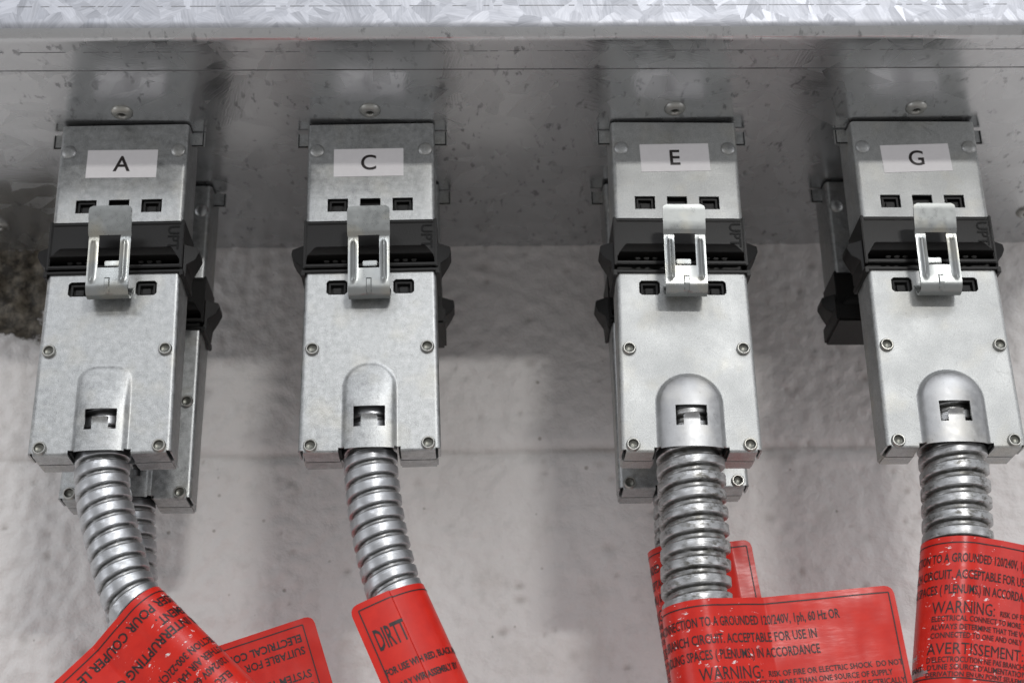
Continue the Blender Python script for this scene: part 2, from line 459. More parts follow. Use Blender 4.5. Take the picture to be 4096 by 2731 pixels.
# ================================================================== structure: wall and box
Y_WALL = 0.103
def build_wall():
    def axis(lo, a, b, hi, fine, coarse):
        out = []
        x = lo
        while x < a: out.append(x); x += coarse
        x = a
        while x < b: out.append(x); x += fine
        x = b
        while x <= hi + 1e-6: out.append(x); x += coarse
        return out
    xs = axis(-1.2, -0.20, 0.32, 1.3, 0.0011, 0.05)
    zs = axis(-1.1, -0.235, 0.012, 0.7, 0.0011, 0.05)
    rnd = random.Random(11)
    pits = []
    for _ in range(260):
        r = rnd.choice([0.0008, 0.0009, 0.0010, 0.0012, 0.0015, 0.0022])
        pits.append((rnd.uniform(-0.2, 0.32), rnd.uniform(-0.235, 0.0), r, rnd.uniform(0.3, 1.0), rnd.uniform(0.6, 1.6)))
    grid = {}
    for k, (px, pz, r, d, asp) in enumerate(pits):
        for gx in range(int((px - 0.008) // 0.01), int((px + 0.008) // 0.01) + 1):
            for gz in range(int((pz - 0.008) // 0.01), int((pz + 0.008) // 0.01) + 1):
                grid.setdefault((gx, gz), []).append(k)
    V, dirt, stain_shade = [], [], []
    for z in zs:
        for x in xs:
            p = Vector((x, 0, z))
            left = max(0.0, min(1.0, (0.06 - x) / 0.2))
            h = 0.0005 * noise.noise(p * 30) + 0.0004 * noise.noise(p * 95) + (0.0007 + 0.0006 * left) * noise.noise(p * 190) + 0.0004 * noise.noise(p * 360)
            w = x * 0.004 + 0.0016 * noise.noise(p * 30)
            jd = 0.0
            for jz in (-0.0972, 0.1028, -0.2972, 0.3028, -0.4972):
                dz = (z - jz - w) / 0.0026
                if abs(dz) < 3: h += 0.0016 * math.exp(-dz * dz); jd = max(jd, math.exp(-dz * dz * 5) * (0.30 + 0.5 * max(0, noise.noise(p * 25))))
            dd = jd
            for k in grid.get((int(x // 0.01), int(z // 0.01)), ()):
                px, pz, r, d, asp = pits[k]
                q = math.hypot((x - px) / asp, z - pz) / r
                if q < 2.4:
                    e_ = math.exp(-q * q * 1.1)
                    h += 0.0011 * d * e_
                    dd = max(dd, e_ * d * 0.5)
            # broken, dirty patch at the far left; its top is painted-in shadow of the box
            sx = 1 - ((x + 0.182) / 0.048); sz = min((0.010 - z) / 0.014, (z + 0.0455 + 0.25 * (x + 0.165)) / 0.008)
            s = max(0.0, min(1.0, min(sx * 2.2, sz) * 0.85)) if x > -0.26 else 0.0
            if s > 0:
                h += 0.005 * s * (0.6 + 0.8 * noise.noise(p * 120))
            V.append((x, Y_WALL + h, z)); dirt.append(dd); stain_shade.append(s)
    n = len(xs); F = []
    for j in range(len(zs) - 1):
        for i in range(n - 1):
            a = j * n + i
            F.append((a, a + 1, a + n + 1, a + n))
    mb = MB(); mb.add(V, F)
    me = mb.mesh('wall', [M_WALL], 180, recalc=False, attrs={'dirt': dirt, 'stain_shade': stain_shade})
    o = obj('wall', me)
    o['label'] = 'off-white painted concrete block wall with pits, mortar joint and dirty broken patch with painted-in shade'
    o['category'] = 'wall'; o['kind'] = 'structure'
build_wall()

BX0, BX1, BYF = -0.182, 0.297, -0.0580
box = thing('cable_trough', 'long galvanized steel trough box with spangled front and riveted underside along the wall', 'electrical box', (0.05, 0.02, 0.0))
BO = Vector((0.05, 0.02, 0.0))
def build_box():
    # front and turned-under flange: one bent sheet
    R = 0.0055
    us = lines(BX0, BX1, 0.02)
    def fn(u, v):
        # v runs from the end of the flange, round the bend and up the front
        fl = 0.0355                       # flange ends at y = -0.0355
        yb = BYF + R
        if v < 0: return (u, yb - v, -0.0006)
        q = R * math.pi / 2
        if v < q:
            a = v / R
            return (u, yb - R * math.sin(a), -0.0006 + R * (1 - math.cos(a)))
        return (u, BYF, R - 0.0006 + v - q)
    vs = [-(0.0580 - R - 0.0355)] + [-0.008, -0.003] + lines(0, R * math.pi / 2, R * math.pi / 24) + [0.012, 0.03, 0.06, 0.15]
    vs = sorted(set(vs))
    mb = sheet(us, vs, fn, th=0.0005)
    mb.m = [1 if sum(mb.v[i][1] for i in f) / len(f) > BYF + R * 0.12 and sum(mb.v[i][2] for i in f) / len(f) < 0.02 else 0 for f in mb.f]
    # scribed lines of the press brake, proud hairlines of darker zinc
    f = MB()
    me = mb.mesh('front_panel', [M_FRONT, M_UNDER], 40)
    o = obj('front_panel', me, box, -BO)
    # underside
    mb = MB(); mb.box(BX0, BX1, -0.0500, 0.1035, 0.0, 0.0012)
    obj('bottom_panel', mb.mesh('bottom_panel', [M_UNDER], 35), box, -BO)
    # end panels and top, closing the box
    for nm, x0, x1 in (('end_panel', BX0 - 0.001, BX0), ('end_panel', BX1, BX1 + 0.001)):
        mb = MB(); mb.box(x0, x1, -0.0560, 0.1020, 0.0002, 0.148)
        obj(nm, mb.mesh('end_panel', [M_UNDER], 35), box, -BO)
    mb = MB(); mb.box(BX0, BX1, -0.0575, 0.1020, 0.1485, 0.1495)
    obj('lid', mb.mesh('lid', [M_FRONT], 35), box, -BO)
    mb = MB(); mb.box(BX0, BX1, -0.0358, -0.0352, -0.00066, 0.0004)
    obj('lap_seam', mb.mesh('lap_seam', [plain('dull_sheet_edge', (0.24, 0.24, 0.245), 0.5, 0.8, 60, 0.5)], 35), box, -BO)
    # scribe marks: broken thin lines
    rnd = random.Random(3)
    mb = MB()
    def dashes(y, z, hor):
        x = BX0 + 0.01
        while x < BX1 - 0.01:
            l = rnd.choice([0.002, 0.003, 0.005, 0.009, 0.016])
            w = 0.00016 * rnd.uniform(0.6, 1.2)
            if hor: mb.box(x, x + l, y - w, y + w, z - 0.00006, z + 0.0002)
            else: mb.box(x, x + l, y - 0.00006, y + 0.0002, z - w, z + w)
            x += l + rnd.choice([0.0008, 0.0015, 0.003, 0.006])
    dashes(-0.0468, -0.0006, True)
    dashes(BYF, 0.0107, False)
    obj('scribe_line', mb.mesh('scribe_line', [plain('dark_scribe', (0.25, 0.25, 0.26), 0.5, 0.6)], 35), box, -BO)
    # rivets
    R0 = [(0.0041, 0.0), (0.0040, 0.0006), (0.0033, 0.0013), (0.0023, 0.0017), (0.0017, 0.0016), (0.0014, 0.0012), (0.0013, 0.0003), (0.0010, 0.0002)]
    rm = MB(); rm.lathe(R0, 32)
    rm.m[-1] = 1
    for i in range(len(rm.f) - 33, len(rm.f)): rm.m[i] = 1  # hole coloured dark to stand for its shaded depth
    rme = rm.mesh('box_rivet', [M_RIVET, M_GAP], 50)
    for x, y in ((-0.0930, -0.0073), (0.0004, -0.0080), (0.1161, -0.0083), (0.2086, -0.0081), (-0.1645, 0.0801), (0.2785, 0.0747)):
        o = obj('rivet', rme, box, Vector((x, y, 0)) - BO)
        o.rotation_euler = (math.radians(90), 0, 0)
build_box()

# ================================================================== receptacle
RW = 0.0241                       # half width
CORE_Z0 = -0.0012
MESH = {}
def cached(key, fn):
    if key not in MESH: MESH[key] = fn()
    return MESH[key]

def recept_housing():
    r = 0.0017; flat = RW - r; q = r * math.pi / 2; side = 0.0168
    holes = [(c - 0.0038, c + 0.0038, -0.0391, -0.0336, 0.0) for c in (-0.0123, -0.0002, 0.0119)]
    hu, hv = hole_lines(holes)
    ue = flat + q + side
    us = [-ue, -(flat + q)] + lines(-(flat + q), -flat, q / 5)[1:-1] + lines(-flat, flat, 0.004, hu) + lines(flat, flat + q, q / 5)[1:-1] + [flat + q, ue]
    vs = lines(-0.0430, CORE_Z0, 0.004, hv)
    def fn(u, v):
        x, y = fold(u, flat, r); return (x, y, v)
    return sheet(us, vs, fn, holes, th=0.0008).mesh('receptacle_housing', [M_ZINC], 35)

def recept_housing_bright():
    me = cached('rh', recept_housing).copy(); me.name = 'receptacle_housing_bright'
    me.materials[0] = M_ZINC_BRIGHT
    return me

def insulator_recept():
    mb = MB()
    mb.box(-RW + 0.001, RW - 0.001, 0.0026, 0.0175, -0.0430, -0.0020)
    for c, nest in ((-0.0123, 1), (-0.0002, 0), (0.0119, 1)):
        if nest:
            # stepped recess: frame and inner key
            for a, b, d, e_ in ((-0.0031, 0.0031, -0.0348, -0.0341), (-0.0031, -0.0024, -0.0386, -0.0348), (0.0024, 0.0031, -0.0386, -0.0348), (-0.0031, 0.0031, -0.0392, -0.0386)):
                mb.box(c + a, c + b, 0.0010, 0.0027, d, e_)
            mb.box(c - 0.0014, c + 0.0014, 0.0014, 0.0027, -0.0384, -0.0360)
    mb.box(-RW + 0.0035, RW - 0.0035, 0.003, 0.0165, -0.0025, -0.0001)
    return mb.mesh('receptacle_insulator', [M_BLACK], 35)

def block_mesh():
    mb = MB(); w = 0.0246
    # main body with slightly recessed front panel
    mb.box(-w + 0.0008, w - 0.0008, 0.0000, 0.0190, -0.0592, -0.0432)
    mb.box(-w + 0.0012, w - 0.0012, 0.0040, 0.0185, -0.0642, -0.0590)
    mb.box(-w, -w + 0.0011, -0.0006, 0.0196, -0.0628, -0.0426)
    mb.box(w - 0.0011, w, -0.0006, 0.0196, -0.0628, -0.0426)
    mb.box(-w + 0.0012, w - 0.0012, -0.0004, 0.0010, -0.0446, -0.0436)
    # sloped bar with chamfered ends
    def bar(x0, x1, yf, zt, zb):
        c = 0.0034
        a = [(x0, 0.0002, zb - 0.0002), (x1, 0.0002, zb - 0.0002), (x1 - c, 0.0002, zt + 0.0006), (x0 + c, 0.0002, zt + 0.0006)]
        b = [(x0 + 0.0006, yf, zb), (x1 - 0.0006, yf, zb), (x1 - c, -0.0009, zt), (x0 + c, -0.0009, zt)]
        mb.add(a + b, [(3, 2, 1, 0), (4, 5, 6, 7), (0, 1, 5, 4), (1, 2, 6, 5), (2, 3, 7, 6), (3, 0, 4, 7)])
    bar(-w + 0.0010, w - 0.0010, -0.0034, -0.0542, -0.0590)
    mb.box(-w + 0.0006, w - 0.0006, -0.0010, 0.0010, -0.0626, -0.0612)
    for k in range(11):                       # little teeth in the groove
        if abs(k - 5) < 3: continue
        x = (k - 5) * 0.0032
        mb.box(x - 0.0010, x + 0.0010, -0.0008, 0.0010, -0.0606, -0.0596)
    # raised back flange
    mb.box(-w + 0.0008, w - 0.0008, 0.0180, 0.0206, -0.0588, -0.0550)
    return mb.mesh('connector_block', [M_BLACK], 35, bevel=0.0003)

def cap_mesh():
    mb = MB(); w = 0.0260
    mb.box(-w, w, -0.0040, 0.0212, -0.0660, -0.0586)
    return mb.mesh('end_cap', [M_BLACK], 35, bevel=0.0009)

def tab_mesh():
    # hook shaped locking fin, drawn for the +x side
    mb = MB()
    prof = [(0.0244, -0.0518), (0.0293, -0.0524), (0.0296, -0.0546), (0.0284, -0.0572), (0.0258, -0.0604), (0.0254, -0.0650), (0.0244, -0.0660)]
    y0, y1 = 0.0020, 0.0150
    a = [(x, y0 + (0.0022 if x > 0.027 else 0.0), z) for x, z in prof]
    b = [(x, y1 - (0.0022 if x > 0.027 else 0.0), z) for x, z in prof]
    n = len(prof)
    mb.add(a + b, [tuple(range(n)), tuple(range(2 * n - 1, n - 1, -1))] + [(i, i + n, (i + 1) % n + n, (i + 1) % n) for i in range(n)])
    return mb.mesh('locking_tab', [M_BLACK], 30, bevel=0.0002)

def emboss_mesh():
    mb = MB()
    vs, fs = text_tris('UPT', 0.0058, 0.95, 0.00010)
    # reads downwards, letter tops to the right
    mb.add([(0.0188 + y, -0.00022, -0.0449 - x * 1.0) for x, y in vs], fs)
    return mb.mesh('embossed_lettering', [M_EMBOSS], 35)

def bracket_mesh():
    mb = MB()
    mb.box(0.0240, 0.0289, 0.0070, 0.0078, -0.0068, -0.0008)
    mb.box(0.0281, 0.0285, 0.0067, 0.0072, -0.0066, -0.0010, 1)  # dark strips painting the shaded gap along the bracket edges
    mb.box(0.0240, 0.0285, 0.0067, 0.0072, -0.0068, -0.0064, 1)
    return mb.mesh('side_bracket', [M_ZINC, M_GAP], 35)

def dome_mesh():
    mb = MB()
    prof = [(0.0028, -0.0001), (0.0028, 0.0002), (0.0025, 0.0006), (0.0019, 0.00098), (0.0011, 0.00125), (0.0004, 0.00132)]
    mb.lathe(prof, 28)
    return mb.mesh('dome_rivet', [M_ZINC], 60)

def mirrored(me, name):
    k = me.name + '_mirrored'
    if k in MESH: return MESH[k]
    c = me.copy(); c.name = name
    c.transform(Matrix.Scale(-1, 4, (1, 0, 0))); c.flip_normals(); c.update()
    MESH[k] = c
    return c

def sticker_mesh(letter, w=0.0263, h=0.0120, size=0.0094):
    mb = MB()
    n = 3
    mb.box(-w / 2, w / 2, -0.00015, 0.0, -h / 2, h / 2)
    vs, fs = text_tris(letter, size, 1.0, 0.00012, 'LEFT', 8)
    x0 = min(v[0] for v in vs); x1 = max(v[0] for v in vs); y0 = min(v[1] for v in vs); y1 = max(v[1] for v in vs)
    k = 0.0066 / (y1 - y0)
    mb.add([((x - (x0 + x1) / 2) * k * 0.98, -0.00022, (y - (y0 + y1) / 2) * k) for x, y in vs], fs, 1)
    return mb.mesh('letter_sticker', [M_STICKER, M_INK], 35, recalc=False)

def make_receptacle(x, y, tilt, label, letter=None, bright=False, st=(0, 0, 0), fancy=True):
    t = thing('power_receptacle', label, 'electrical connector', (x, y, 0), tilt, 'power receptacles under the trough')
    obj('housing', cached('rhb', recept_housing_bright) if bright else cached('rh', recept_housing), t)
    obj('insulator', cached('ri', insulator_recept), t)
    b = obj('connector_block', cached('blk', block_mesh), t)
    tab = cached('tab', tab_mesh)
    obj('locking_tab', tab, b); obj('locking_tab', mirrored(tab, 'locking_tab'), b)
    br = cached('brk', bracket_mesh)
    obj('side_bracket', br, t); obj('side_bracket', mirrored(br, 'side_bracket'), t)
    for s in (-1, 1): obj('dome_rivet', cached('dome', dome_mesh), t, (s * 0.0205, 0, -0.0127))
    if letter:
        obj('embossed_lettering', cached('emb', emboss_mesh), b)
        s = obj('letter_sticker', sticker_mesh(letter), t, (st[0], -0.00003, st[1]))
        s.rotation_euler = (0, st[2], 0)
        s['label'] = 'white sticker printed with the letter ' + letter
    return t

# ================================================================== plug
def outline_dist(x, z, a, zt, rc):
    """distance inside an arch: half width a, top zt, top corner radius rc, open at the bottom"""
    dx = a - abs(x); dz = zt - z
    if dx < rc and dz < rc:
        return rc - math.hypot(rc - dx, rc - dz)
    return min(dx, dz)

PZT, PZB = -0.0646, -0.1347
def plug_housing(kind):
    bright = kind == 2
    a, zt, rc, hgt = (0.0094, -0.1012, 0.0062, 0.0023) if kind == 1 else (0.0117, -0.1050, 0.0116, 0.0042)
    if kind == 3: a, zt, rc, hgt = 0.0094, -0.1008, 0.0092, 0.0026
    r = 0.0015; q = r * math.pi / 2; side = 0.0078
    wt, wb = 0.0240, 0.0248
    flat = wt - r
    rb = 0.0009; qb = rb * math.pi / 2; flap = 0.0082
    zf = PZB + rb                                   # flat part ends here
    ww, tw = 0.0054, 0.0028
    wz0, wz1, wz2 = -0.1184, -0.1217, -0.1260
    R_ = 0.0009
    holes = [(c - 0.0038, c + 0.0038, -0.0739, -0.0681, R_) for c in (-0.0121, 0.0, 0.0121)]
    holes += [(-ww, ww, wz1, wz0, 0.0), (-ww, -tw, wz2, wz1, 0.0), (tw, ww, wz2, wz1, 0.0)]
    hu, hv = hole_lines(holes)
    notch = 0.0011
    fx0, fx1 = a + 0.0003, flat - 0.0003            # flap runs between these
    hu += [-fx1, -fx0, fx0, fx1, -a + notch, a - notch, a + notch, -a - notch, -a, a, tw - .0006, -tw + .0006, ww - .0006, -ww + .0006]
    ue = flat + q + side
    us = [-ue, -(flat + q)] + lines(-(flat + q), -flat, q / 6)[1:-1] + lines(-flat, -a - .0012, 0.004, hu)
    us += lines(-a - .0012, a + .0012, 0.0004, hu) + lines(a + .0012, flat, 0.004, hu) + lines(flat, flat + q, q / 6)[1:-1] + [flat + q, ue]
    us = sorted(set(round(u, 7) for u in us))
    hv += [zf, zf + 0.0002, zf + 0.0009, wz2 + .0006, wz2 + .0012]
    vs = lines(zt + .001, PZT, 0.0035, hv) + lines(zf, zt + .001, 0.0004, hv)
    vs += [zf - qb * k / 4 for k in range(1, 5)] + [zf - qb - flap]
    vs = sorted(set(round(v, 7) for v in vs))
    vs = [v for i, v in enumerate(vs) if i == 0 or v - vs[i - 1] > 2e-5]
    def fn(u, v):
        x, y = fold(u, flat, r)
        if v >= zf: z, yb = v, 0.0
        else:
            d, yb = fold(-v, -zf, rb); z = -d
        wv = wt + (wb - wt) * min(1, max(0, (PZT - z) / (PZT - PZB)))
        x *= wv / wt
        if abs(u) < a and v >= zf - 1e-6:
            d = outline_dist(u, z, a, zt, rc)
            if d > 0:
                s = min(1.0, d / a)
                k_ = min(1.0, d / 0.0016); k_ = k_ * k_ * (3 - 2 * k_)
                prof = math.sqrt(max(0, 1 - (1 - s) ** 2)) * (0.25 + 0.75 * k_ if d > 0.0003 else 0.6 * d / 0.0003 * 0.5)
                if kind == 2:
                    y -= hgt * prof
                else:
                    t = min(1, max(0, (zt - z) / 0.017)); t = t * t * (3 - 2 * t)
                    y -= hgt * prof * (0.30 + 0.70 * t)
                if abs(u) < tw and wz1 - 0.0022 < z < wz1 + 1e-6:
                    k = (z - (wz1 - 0.0022)) / 0.0022
                    y -= 0.0010 * k * k
        return (x, y + yb, z)
    def cut(u, v):
        au = abs(u)
        if v < zf and not (fx0 < au < fx1):
            return True                             # only the two flaps fold under
        if v < zf + 0.0009 and abs(au - a) < notch: return True
        if v < zf + 0.0002 and au > fx1 and au < flat + q * 0.9: return True
        return False
    mb = sheet(us, vs, fn, holes, cut, th=0.0007, matfn=lambda u, v: 1 if abs(u) < a and v > zf and outline_dist(u, v, a, zt, rc) > 0.0002 else 0)
    me = mb.mesh('plug_housing', [M_ZINC_BRIGHT if bright else M_ZINC, M_ZINC_SMOOTH if bright else M_ZINC], 50)
    return me

def back_shell(kind):
    mb = MB(); w = 0.0237
    mb.box(-w, -0.0100 if kind != 2 else -0.0122, 0.0098, 0.0182, -0.1345, PZT)
    mb.box(0.0100 if kind != 2 else 0.0122, w, 0.0098, 0.0182, -0.1345, PZT)
    mb.box(-0.0110, 0.0110, 0.0150, 0.0182, -0.1100, PZT)
    return mb.mesh('plug_back_shell', [M_ZINC_BRIGHT if kind == 2 else M_ZINC], 35, bevel=0.0006)

def insulator_plug(kind):
    mb = MB()
    mb.box(-0.0222, 0.0222, 0.0032, 0.0148, -0.1000, -0.0650)
    for c in (-0.0121, 0.0121):
        for a, b, d, e_ in ((-0.0031, 0.0031, -0.0694, -0.0686), (-0.0031, -0.0024, -0.0732, -0.0694), (0.0024, 0.0031, -0.0732, -0.0694)):
            mb.box(c + a, c + b, 0.0012, 0.0033, d, e_)
        mb.box(c - 0.0014, c + 0.0014, 0.0016, 0.0033, -0.0728, -0.0706)
    a = 0.0100 if kind != 2 else 0.0123
    mb.box(-0.0225, -a, 0.0015, 0.0150, -0.1335, -0.1000)
    mb.box(a, 0.0225, 0.0015, 0.0150, -0.1335, -0.1000)
    return mb.mesh('plug_insulator', [M_GAP], 35)

def rim_mesh():
    mb = MB(); w = 0.0250
    mb.box(-w, w, -0.0009, 0.0194, -0.0652, -0.0641)
    for s in (-1, 1):
        x0, x1 = sorted((s * 0.0238, s * 0.0252))
        mb.box(x0, x1, -0.0010, 0.0180, -0.0664, -0.0640)
    return mb.mesh('plug_rim', [M_BLACK], 35, bevel=0.0002)

def rivet_mesh():
    mb = MB()
    prof = [(0.0025, -0.0001), (0.0025, 0.0004), (0.0024, 0.0009), (0.0021, 0.0013), (0.00185, 0.0013), (0.0016, 0.0010), (0.00145, 0.0004), (0.0009, 0.00015), (0.0002, 0.0001)]
    mb.lathe(prof, 28)
    for i in range(5 * 28, len(mb.f)): mb.m[i] = 1
    return mb.mesh('hollow_rivet', [M_RIVET, M_RIVET_HOLE], 50)

def clip_mesh():
    # side view path (y, z): out of the middle window, round the roll, up to the tip
    path = [(0.0012, -0.0712), (-0.0015, -0.0735)]
    c = (-0.0058, -0.0742); r = 0.0036
    a0, a1 = math.radians(20), math.radians(180)
    for k in range(13):
        a = a0 + (a1 - a0) * k / 12
        path.append((c[0] + r * math.cos(a), c[1] - r * math.sin(a)))
    zs_extra = [-0.0730, -0.0722, -0.0714, -0.0700, -0.0690, -0.0675, -0.0660, -0.0640, -0.0610, -0.0590, -0.0574, -0.0566, -0.0553]
    for z in zs_extra: path.append((-0.0094 - 0.0006 * (z + 0.0742) / 0.02, z))
    path += [(-0.0101, -0.0546), (-0.0108, -0.0540), (-0.0111, -0.0532), (-0.0117, -0.0500), (-0.0125, -0.0463), (-0.0127, -0.0453), (-0.0128, -0.0446), (-0.0129, -0.0440)]
    L = [0.0]
    for p, q in zip(path, path[1:]): L.append(L[-1] + math.hypot(q[0] - p[0], q[1] - p[1]))
    w = 0.0075
    hx = 0.0038
    us = sorted(set([-w, -w + 0.0006, -w + 0.0014, -0.0067, -0.0062, -0.0058, -0.0054, -0.0050, -0.0046, -hx, -0.0010, -0.0007, 0, 0.0007, 0.0010, hx, 0.0046, 0.0050, 0.0054, 0.0058, 0.0062, 0.0067, w - 0.0014, w - 0.0006, w]))
    vs = list(range(len(path)))
    def fn(u, v):
        y, z = path[v]
        if v > 2 and z > -0.0742 and z < -0.0555 and -0.0725 < z < -0.0566:
            d = (abs(u) - 0.0055) / 0.0010
            e_ = max(0, min(1, (z + 0.0730) / 0.0012)) * max(0, min(1, (-0.0562 - z) / 0.001))
            if abs(d) < 1.3: y -= 0.0009 * math.exp(-d * d * 2.2) * e_
        if abs(u) < 0.0009 and 10 <= v and z < -0.0720: y -= 0.0007
        x = u
        if v >= len(path) - 4:                      # rounded top corners
            k = (v - (len(path) - 4)) / 3
            lim = w - 0.0014 * (1 - math.sqrt(max(0, 1 - k * k)))
            x = max(-lim, min(lim, u))
        if z > -0.0553: x *= 1.03
        return (x, y, z)
    holes = []
    def cut(u, v):
        z = path[int(v)][1]; z2 = path[min(int(v) + 1, len(path) - 1)][1]; zm = (z + z2) / 2
        return v > 14 and abs(u) < hx and -0.0676 < zm < -0.0549
    mb = sheet(us, vs, fn, holes, cut, th=0.0008)
    me = mb.mesh('latch_clip', [M_CLIP], 40)
    return me

def catch_mesh():
    mb = MB()
    mb.box(-0.0028, 0.0028, -0.0040, 0.0044, -0.0629, -0.0622)
    mb.box(-0.0026, 0.0026, -0.0048, -0.0038, -0.0643, -0.0622)
    return mb.mesh('latch_catch', [M_CLIP], 35, bevel=0.0002)

def spline(pts, n):
    """Catmull-Rom through pts, then equal steps"""
    P = [pts[0] + (pts[0] - pts[1])] + pts + [pts[-1] + (pts[-1] - pts[-2])]
    out = []
    for i in range(1, len(P) - 2):
        for k in range(24):
            t = k / 24
            a, b, c, d = P[i - 1], P[i], P[i + 1], P[i + 2]
            out.append(0.5 * ((2 * b) + (c - a) * t + (2 * a - 5 * b + 4 * c - d) * t * t + (3 * b - a - 3 * c + d) * t ** 3))
    out.append(P[-2])
    L = [0.0]
    for p, q in zip(out, out[1:]): L.append(L[-1] + (q - p).length)
    res = []; j = 0
    for k in range(n):
        s = L[-1] * k / (n - 1)
        while j < len(L) - 2 and L[j + 1] < s: j += 1
        t = (s - L[j]) / max(1e-12, L[j + 1] - L[j])
        res.append(out[j].lerp(out[j + 1], t))
    return res, L[-1]

def conduit_mesh(pts, rad, pitch, material, inv, phase=0.0, band=0.67):
    pts = [Vector(p) for p in pts]
    _, length = spline(pts, 10)
    per = 24
    n = int(length / pitch * per) + 1
    cl, length = spline(pts, n)
    seg = 56
    V, F, gr = [], [], []
    dep = rad * 0.14
    def prof(f):
        # f in 0..1 : raised band 0..0.66 with rounded shoulders and a slight crease, then groove
        if f < band:
            e_ = min(f, band - f) / 0.085
            h = 1.0 if e_ >= 1 else math.sqrt(max(0, 1 - (1 - e_) ** 2))
            crease = math.exp(-((f - 0.16) / 0.022) ** 2) + 0.7 * math.exp(-((f - band + 0.15) / 0.022) ** 2)
            return -dep + dep * h - 0.00010 * crease, 0.0 if e_ > 0.22 else 0.5
        k = (f - band) / (1 - band)
        return -dep - 0.00025 * (k > 0.8) - 0.0002 * (k < 0.15), 1.0 if (k > 0.8 or k < 0.15) else 0.55
    for i, c in enumerate(cl):
        t = (cl[min(i + 1, n - 1)] - cl[max(i - 1, 0)]).normalized()
        nn = Vector((0, -1, 0)); nn = (nn - t * nn.dot(t)).normalized()
        bb = nn.cross(t).normalized()
        if bb.x < 0: bb = -bb
        s = length * i / (n - 1)
        for k in range(seg):
            ph = 2 * math.pi * k / seg
            f = (s / pitch + ph / (2 * math.pi) + phase) % 1.0
            dr, g_ = prof(f)
            jit = 0.00008 * noise.noise(c * 400 + Vector((k * 0.4, 0, 0)))
            p = c + (nn * math.cos(ph) + bb * math.sin(ph)) * (rad + dr + jit)
            V.append(inv @ p); gr.append(g_)
    for i in range(n - 1):
        for k in range(seg):
            a, b = i * seg + k, i * seg + (k + 1) % seg
            F.append((a, b, b + seg, a + seg))
    mb = MB(); mb.add(V, F)
    return mb.mesh('conduit', [material], 60, attrs={'groove': gr})

# ------------------------------------------------------------------ warning label
LAB_H = 51.0
def label_text_main(right):
    """(text, right-or-left anchor x, baseline from the top, cap height, squeeze, bold, align); mm"""
    r = right
    return [
        ('FOR CONNECTION TO A GROUNDED 120/240V, 1ph, 60 Hz OR', r - 20, 9.2, 3.2, -73.0, 0.06, 'RIGHT'),
        ('208V, 3ph BRANCH CIRCUIT. ACCEPTABLE FOR USE IN', r - 28.5, 15.0, 3.2, -69.0, 0.06, 'RIGHT'),
        ('IN AIR HANDLING SPACES ( PLENUMS,) IN ACCORDANCE', r - 28.5, 20.2, 3.2, -70.0, 0.06, 'RIGHT'),
        ('WARNING:', r - 72, 27.0, 4.4, -22.5, 0.0, 'LEFT'),
        ('RISK OF FIRE OR ELECTRIC SHOCK  DO NOT', r - 1.8, 26.6, 1.9, -45.5, 0.04, 'RIGHT'),
        ('ELECTRICAL CONNECT TO MORE THAN ONE SOURCE OF SUPPLY', r - 72, 29.6, 1.9, -66.0, 0.04, 'LEFT'),
        ('ALWAYS DETERMINE THAT THE WIRING ASSEMBLY IS ELECTRICALLY', r - 72, 32.5, 1.9, -70.0, 0.04, 'LEFT'),
        ('CONNECTED TO ONE AND ONLY ONE SOURCE OF SUPPLY', r - 72, 35.3, 1.9, -60.0, 0.04, 'LEFT'),
        ('AVERTISSEMENT:', r - 73, 40.8, 4.0, -36.0, 0.0, 'LEFT'),
        ("D'ELECTROCUTION NE PAS BRANCHER A PLUS", r - 73, 43.5, 1.9, -46.0, 0.04, 'LEFT'),
        ("RANT   D'UNE SOURCE D'ALIMENTATION. IL FAUT", r - 81, 46.0, 1.9, -55.0, 0.04, 'LEFT'),
        ('DERIVATION EN UN POINT SEULEMENT', r - 73, 48.2, 1.6, -40.0, 0.04, 'LEFT')]

